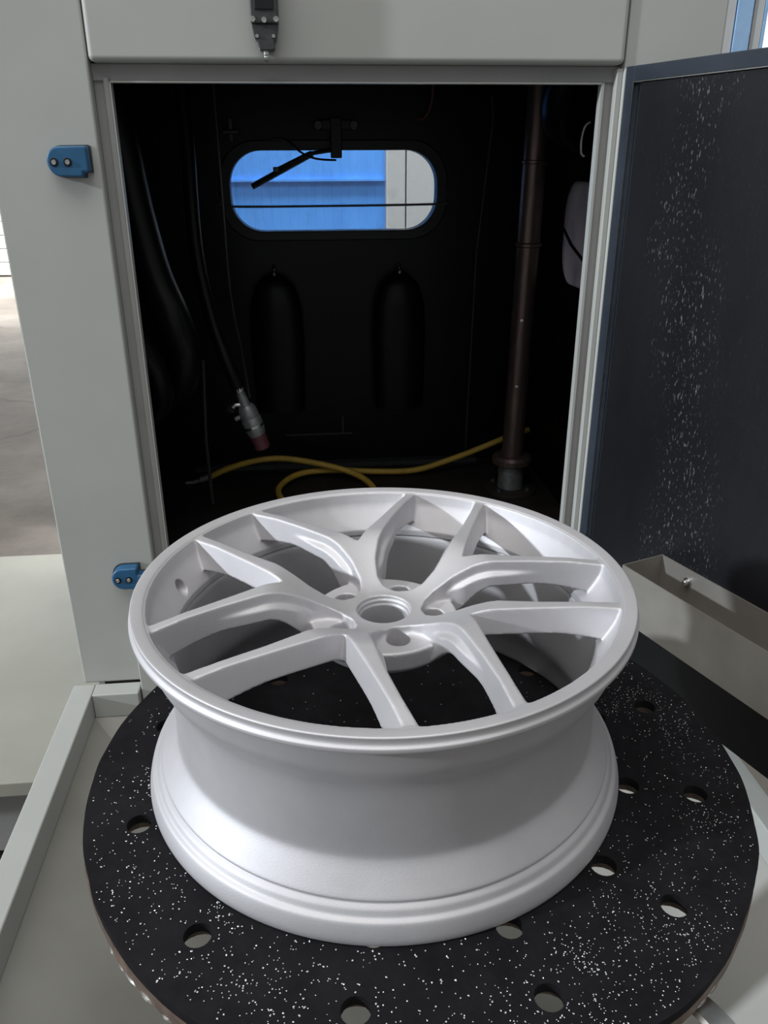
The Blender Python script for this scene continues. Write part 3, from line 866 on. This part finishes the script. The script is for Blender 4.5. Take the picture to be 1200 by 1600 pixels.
# blur the outlines a little so corners become fillets
def blur(a, it):
    for _ in range(it):
        a = (a + np.roll(a, 1, 0) + np.roll(a, -1, 0) + np.roll(a, 1, 1) + np.roll(a, -1, 1)) / 5
    return a
dV = blur(dV, 6); dB = blur(dB, 6)
ztop = -0.0372 + 0.0362 * sstep(Rr, 0.030, 0.128)
ztop = ztop - 0.0022 * sstep(Rr, 0.20, 0.245)
zbot = np.maximum(ztop - 0.0265 - 0.007 * sstep(Rr, 0.17, 0.24) - 0.022 * (1 - sstep(Rr, 0.06, 0.125)), -0.080)
outer_prof = [(-0.0, 0.2475), (-0.012, 0.2475), (-0.05, 0.2405), (-0.075, 0.2270), (-0.09, 0.2250)]
zz_o = np.array([p[0] for p in outer_prof][::-1]); rr_o = np.array([p[1] for p in outer_prof][::-1])
inner_prof = [(0.006, 0.2445), (-0.004, 0.2430), (-0.015, 0.2392), (-0.018, 0.2376), (-0.046, 0.2205), (-0.054, 0.2195), (-0.09, 0.2195)]
zz_i = np.array([p[0] for p in inner_prof][::-1]); rr_i = np.array([p[1] for p in inner_prof][::-1])
hub_d = np.sqrt((ub - 0.0525) ** 2 + wb ** 2)
vang = math.radians(180.0 - 10.5)
F = np.empty((len(xs), len(xs), len(zs)), np.float32)
for k, z in enumerate(zs):
    z = float(z)
    depth = np.maximum(ztop - z, 0)
    slab = np.maximum(z - ztop, zbot - z)
    slab = np.maximum(slab, Rr - 0.2455)
    ledge = 0.0060 * sstep(depth, 0.0105, 0.0150) * sstep(Rr, 0.070, 0.095) * (1 - sstep(Rr, 0.12, 0.18))
    cutV = dV + 0.20 * depth
    cutB = dB + 0.12 * depth + ledge
    pad = smin(-0.0432 - z, 0.0790 - Rr, 0.003)
    cutB = smax(cutB, pad, 0.004)
    d = smax(slab, -cutV, 0.0014)
    d = smax(d, -cutB, 0.0014)
    # bolt holes and centre bore
    bolt = hub_d - (0.0122 - 0.10 * min(max(-0.0432 - z, 0), 0.02))
    d = smax(d, -bolt, 0.0015)
    bore_r = 0.0255 if z < -0.0470 else (0.0268 if z < -0.0415 else 0.0285)
    d = smax(d, bore_r - Rr, 0.0012)
    d = np.maximum(d, (Rr - 0.2455))
    # ring wall of the rim
    ri = float(np.interp(z, zz_i, rr_i)); ro_ = float(np.interp(z, zz_o, rr_o))
    ring = np.maximum(np.maximum(np.maximum(ri - Rr, Rr - ro_), z + 0.0035), -0.054 - z)
    d = smin(d, ring, 0.004)
    d = np.maximum(d, Rr - ro_)
    # valve hole
    if -0.055 < z < -0.015:
        dy = Rr * np.sin(Th - vang); cdir = Rr * np.cos(Th - vang)
        vh = np.sqrt(dy ** 2 + (z + 0.0335) ** 2) - 0.0085
        vh = np.maximum(vh, 0.20 - cdir)
        d = np.maximum(d, -vh)
    F[:, :, k] = d
    if k in (0, len(zs) - 1):
        F[:, :, k] = np.maximum(F[:, :, k], 0.001)

def surface_nets(F, x0, y0, z0, h):
    nx, ny, nz = F.shape
    S = F < 0
    c = [(0, 0, 0), (1, 0, 0), (0, 1, 0), (1, 1, 0), (0, 0, 1), (1, 0, 1), (0, 1, 1), (1, 1, 1)]
    cnt = np.zeros((nx - 1, ny - 1, nz - 1), np.int8)
    for i, j, k in c:
        cnt += S[i:nx - 1 + i, j:ny - 1 + j, k:nz - 1 + k]
    act = (cnt > 0) & (cnt < 8)
    idx = np.full(act.shape, -1, np.int32)
    I, J, K = np.nonzero(act)
    idx[I, J, K] = np.arange(len(I))
    acc = np.zeros((len(I), 3)); num = np.zeros(len(I))
    edges = [(a, b) for a in range(8) for b in range(a + 1, 8) if sum(abs(c[a][q] - c[b][q]) for q in range(3)) == 1]
    vals = [F[I + i, J + j, K + k] for i, j, k in c]
    for a, b_ in edges:
        fa, fb = vals[a], vals[b_]
        m_ = (fa < 0) != (fb < 0)
        t = np.where(m_, fa / np.where(m_, fa - fb, 1), 0)
        for q in range(3):
            acc[:, q] += np.where(m_, c[a][q] + t * (c[b_][q] - c[a][q]), 0)
        num += m_
    P = acc / num[:, None] + np.stack([I, J, K], -1)
    P = P * h + np.array([x0, y0, z0])
    quads = []
    for axq in range(3):
        sl0 = [slice(None)] * 3; sl1 = [slice(None)] * 3
        sl0[axq] = slice(0, -1); sl1[axq] = slice(1, None)
        ch = S[tuple(sl0)] != S[tuple(sl1)]
        ii = list(np.nonzero(ch))
        o1, o2 = [(1, 2), (2, 0), (0, 1)][axq]
        ok = (ii[o1] > 0) & (ii[o2] > 0) & (ii[o1] < F.shape[o1] - 1) & (ii[o2] < F.shape[o2] - 1)
        ii = [q[ok] for q in ii]
        s0 = S[tuple(ii)]
        def cell(d1, d2):
            q = [v.copy() for v in ii]
            q[o1] -= d1; q[o2] -= d2
            return idx[tuple(q)]
        Q = np.stack([cell(1, 1), cell(0, 1), cell(0, 0), cell(1, 0)], -1)
        Q[~s0] = Q[~s0][:, ::-1]
        quads.append(Q)
    return P, np.concatenate(quads)
P, Q = surface_nets(F, xs[0], xs[0], zs[0], hgrid)
del F
# light smoothing
E = np.concatenate([Q[:, [0, 1]], Q[:, [1, 2]], Q[:, [2, 3]], Q[:, [3, 0]]])
E = np.concatenate([E, E[:, ::-1]])
deg = np.bincount(E[:, 0], minlength=len(P)).astype(float)
for lam in (0.5, -0.52, 0.35):
    acc = np.stack([np.bincount(E[:, 0], weights=P[E[:, 1], q], minlength=len(P)) for q in range(3)], -1)
    P = P + lam * (acc / deg[:, None] - P)
def vnormals(P, Q):
    n = np.cross(P[Q[:, 2]] - P[Q[:, 0]], P[Q[:, 3]] - P[Q[:, 1]])
    N = np.stack([np.bincount(Q.ravel(), weights=np.repeat(n[:, q], 4), minlength=len(P)) for q in range(3)], -1)
    return N / np.maximum(np.linalg.norm(N, axis=1), 1e-12)[:, None]
NV = vnormals(P, Q)
cen = P[Q].mean(1)
rc_ = np.hypot(cen[:, 0], cen[:, 1])
ac_ = np.arctan2(cen[:, 1], cen[:, 0])
rin_c = np.interp(cen[:, 2], zz_i, rr_i)
is_ring = rc_ > rin_c - 0.0022
is_hub = (rc_ < 0.074) & ~is_ring
sect = np.floor(((ac_ - A0) % (2 * PI)) / (2 * PI / 5)).astype(int) % 5
def np_mesh(name, P, Q, N, mat):
    used, inv = np.unique(Q, return_inverse=True)
    q = inv.reshape(Q.shape)
    me = bpy.data.meshes.new(name)
    me.from_pydata(P[used].tolist(), [], q.tolist())
    me.update()
    for p_ in me.polygons:
        p_.use_smooth = True
    me.normals_split_custom_set_from_vertices(N[used].tolist())
    me.materials.append(M[mat])
    o = bpy.data.objects.new(name, me)
    COL.objects.link(o)
    return o
OFFZ = np.array([0, 0, ZR - TZ])
for s_ in range(5):
    sel = (~is_ring) & (~is_hub) & (sect == s_)
    o = np_mesh('spoke', P + OFFZ, Q[sel], NV, 'alu'); o.parent = wheel.ob
o = np_mesh('hub', P + OFFZ, Q[is_hub], NV, 'alu'); o.parent = wheel.ob
o = np_mesh('inner_rim_wall', P + OFFZ, Q[is_ring], NV, 'alu'); o.parent = wheel.ob

# barrel: turned profile (r, z from the front face)
prof = [(0.2430, -0.0042), (0.2436, -0.0026), (0.2450, -0.0016), (0.2500, -0.0008), (0.2552, -0.0003), (0.2564, -0.0006), (0.2569, -0.0016), (0.2564, -0.0036), (0.2562, -0.0058), (0.2568, -0.0078), (0.2582, -0.0092), (0.2590, -0.0102), (0.2591, -0.0128), (0.2584, -0.0146), (0.2568, -0.0156), (0.2530, -0.0165),
        (0.2480, -0.0185), (0.2455, -0.0240), (0.2440, -0.0360), (0.2425, -0.0480), (0.2380, -0.0570), (0.2310, -0.0680), (0.2280, -0.0760), (0.2268, -0.0880),
        (0.2264, -0.1050), (0.2263, -0.1250), (0.2263, -0.1440), (0.2265, -0.1515), (0.2276, -0.1562), (0.2308, -0.1617), (0.2360, -0.1688), (0.2415, -0.1762), (0.2452, -0.1812), (0.2462, -0.1832), (0.2460, -0.1848), (0.2448, -0.1856), (0.2450, -0.1868), (0.2470, -0.1884), (0.2494, -0.1906), (0.2510, -0.1936), (0.2524, -0.1960), (0.2548, -0.1976), (0.2566, -0.1992),
        (0.2582, -0.2030), (0.2600, -0.2090), (0.2612, -0.2150), (0.2608, -0.2195), (0.2585, -0.2218), (0.2520, -0.2218), (0.2480, -0.2190), (0.2445, -0.2050), (0.2400, -0.1900), (0.2330, -0.1760), (0.2250, -0.1620), (0.2215, -0.1450), (0.2205, -0.1050), (0.2205, -0.0700), (0.2215, -0.0560), (0.2290, -0.0500), (0.2385, -0.0440), (0.2395, -0.0200)]
# refine the profile so that it is round
pp = smooth_path([(r, 0, z) for r, z in prof], 3)
prof = [(p.x, p.z + ZR - TZ) for p in pp]
NS = 180
mb = MB().lathe(prof, NS, (0, 0, 0), closed=True)
rim = mesh_ob('rim', mb, 'alu', smooth=False)
for p_ in rim.data.polygons:
    p_.use_smooth = True
rim.parent = wheel.ob

# ================================================================== shot grains on the mat
gv, gf = [], []
def grain(x, y, z, s_):
    n = len(gv)
    a = rng.uniform(0, PI)
    e = rng.uniform(0.7, 1.5)
    ca, sa = math.cos(a), math.sin(a)
    for vx, vy, vz in ((1, 0, 0), (0, 1, 0), (-1, 0, 0), (0, -1, 0)):
        vx *= e
        gv.append((x + (vx * ca - vy * sa) * s_, y + (vx * sa + vy * ca) * s_, z + s_ * 0.55))
    gv.append((x, y, z + s_ * 1.25)); gv.append((x, y, z - 0.0001))
    for i in range(4):
        gf.append((n + i, n + (i + 1) % 4, n + 4)); gf.append((n + (i + 1) % 4, n + i, n + 5))
clusters = [(rng.uniform(0, 2 * PI), rng.uniform(0.27, 0.355), rng.uniform(0.01, 0.05)) for _ in range(60)]
cnt = 0
while cnt < 3000:
    if rng.random() < 0.45:
        a, r_, sd = rng.choice(clusters)
        x = r_ * math.cos(a) + rng.gauss(0, sd); y = r_ * math.sin(a) + rng.gauss(0, sd)
    else:
        a = rng.uniform(0, 2 * PI); r_ = math.sqrt(rng.uniform(0.02, 1)) * TR
        x, y = r_ * math.cos(a), r_ * math.sin(a)
    # the front and right of the table carry more
    wgt = 0.30 + 0.45 * max(0, min(1, (-y + 0.05) / 0.35)) + 0.45 * max(0, min(1, (x + 0.02) / 0.3))
    if rng.random() > wgt:
        continue
    if math.hypot(x, y) > TR - 0.004:
        continue
    wx, wy = x + TC[0], y + TC[1]
    rw = math.hypot(wx, wy)
    if 0.245 < rw < 0.2615:
        continue
    if rw < 0.245 and rng.random() < 0.7:
        continue
    if any((x - h_[0] * math.cos(h_[1])) ** 2 + (y - h_[0] * math.sin(h_[1])) ** 2 < 0.0145 ** 2 for h_ in HOLES):
        continue
    right = max(0, min(1, x / 0.25))
    s_ = rng.choice((0.0005, 0.0006, 0.0007, 0.0009)) * (1 - 0.25 * right)
    grain(wx, wy, TZ, s_)
    cnt += 1
mb = MB(); mb.v = gv; mb.f = gf
single('shot_grains', mb, 'shot', (TC[0], TC[1], TZ), 'fine pale steel shot scattered over the black turntable mat', 'shot', frame=False, kind='stuff')
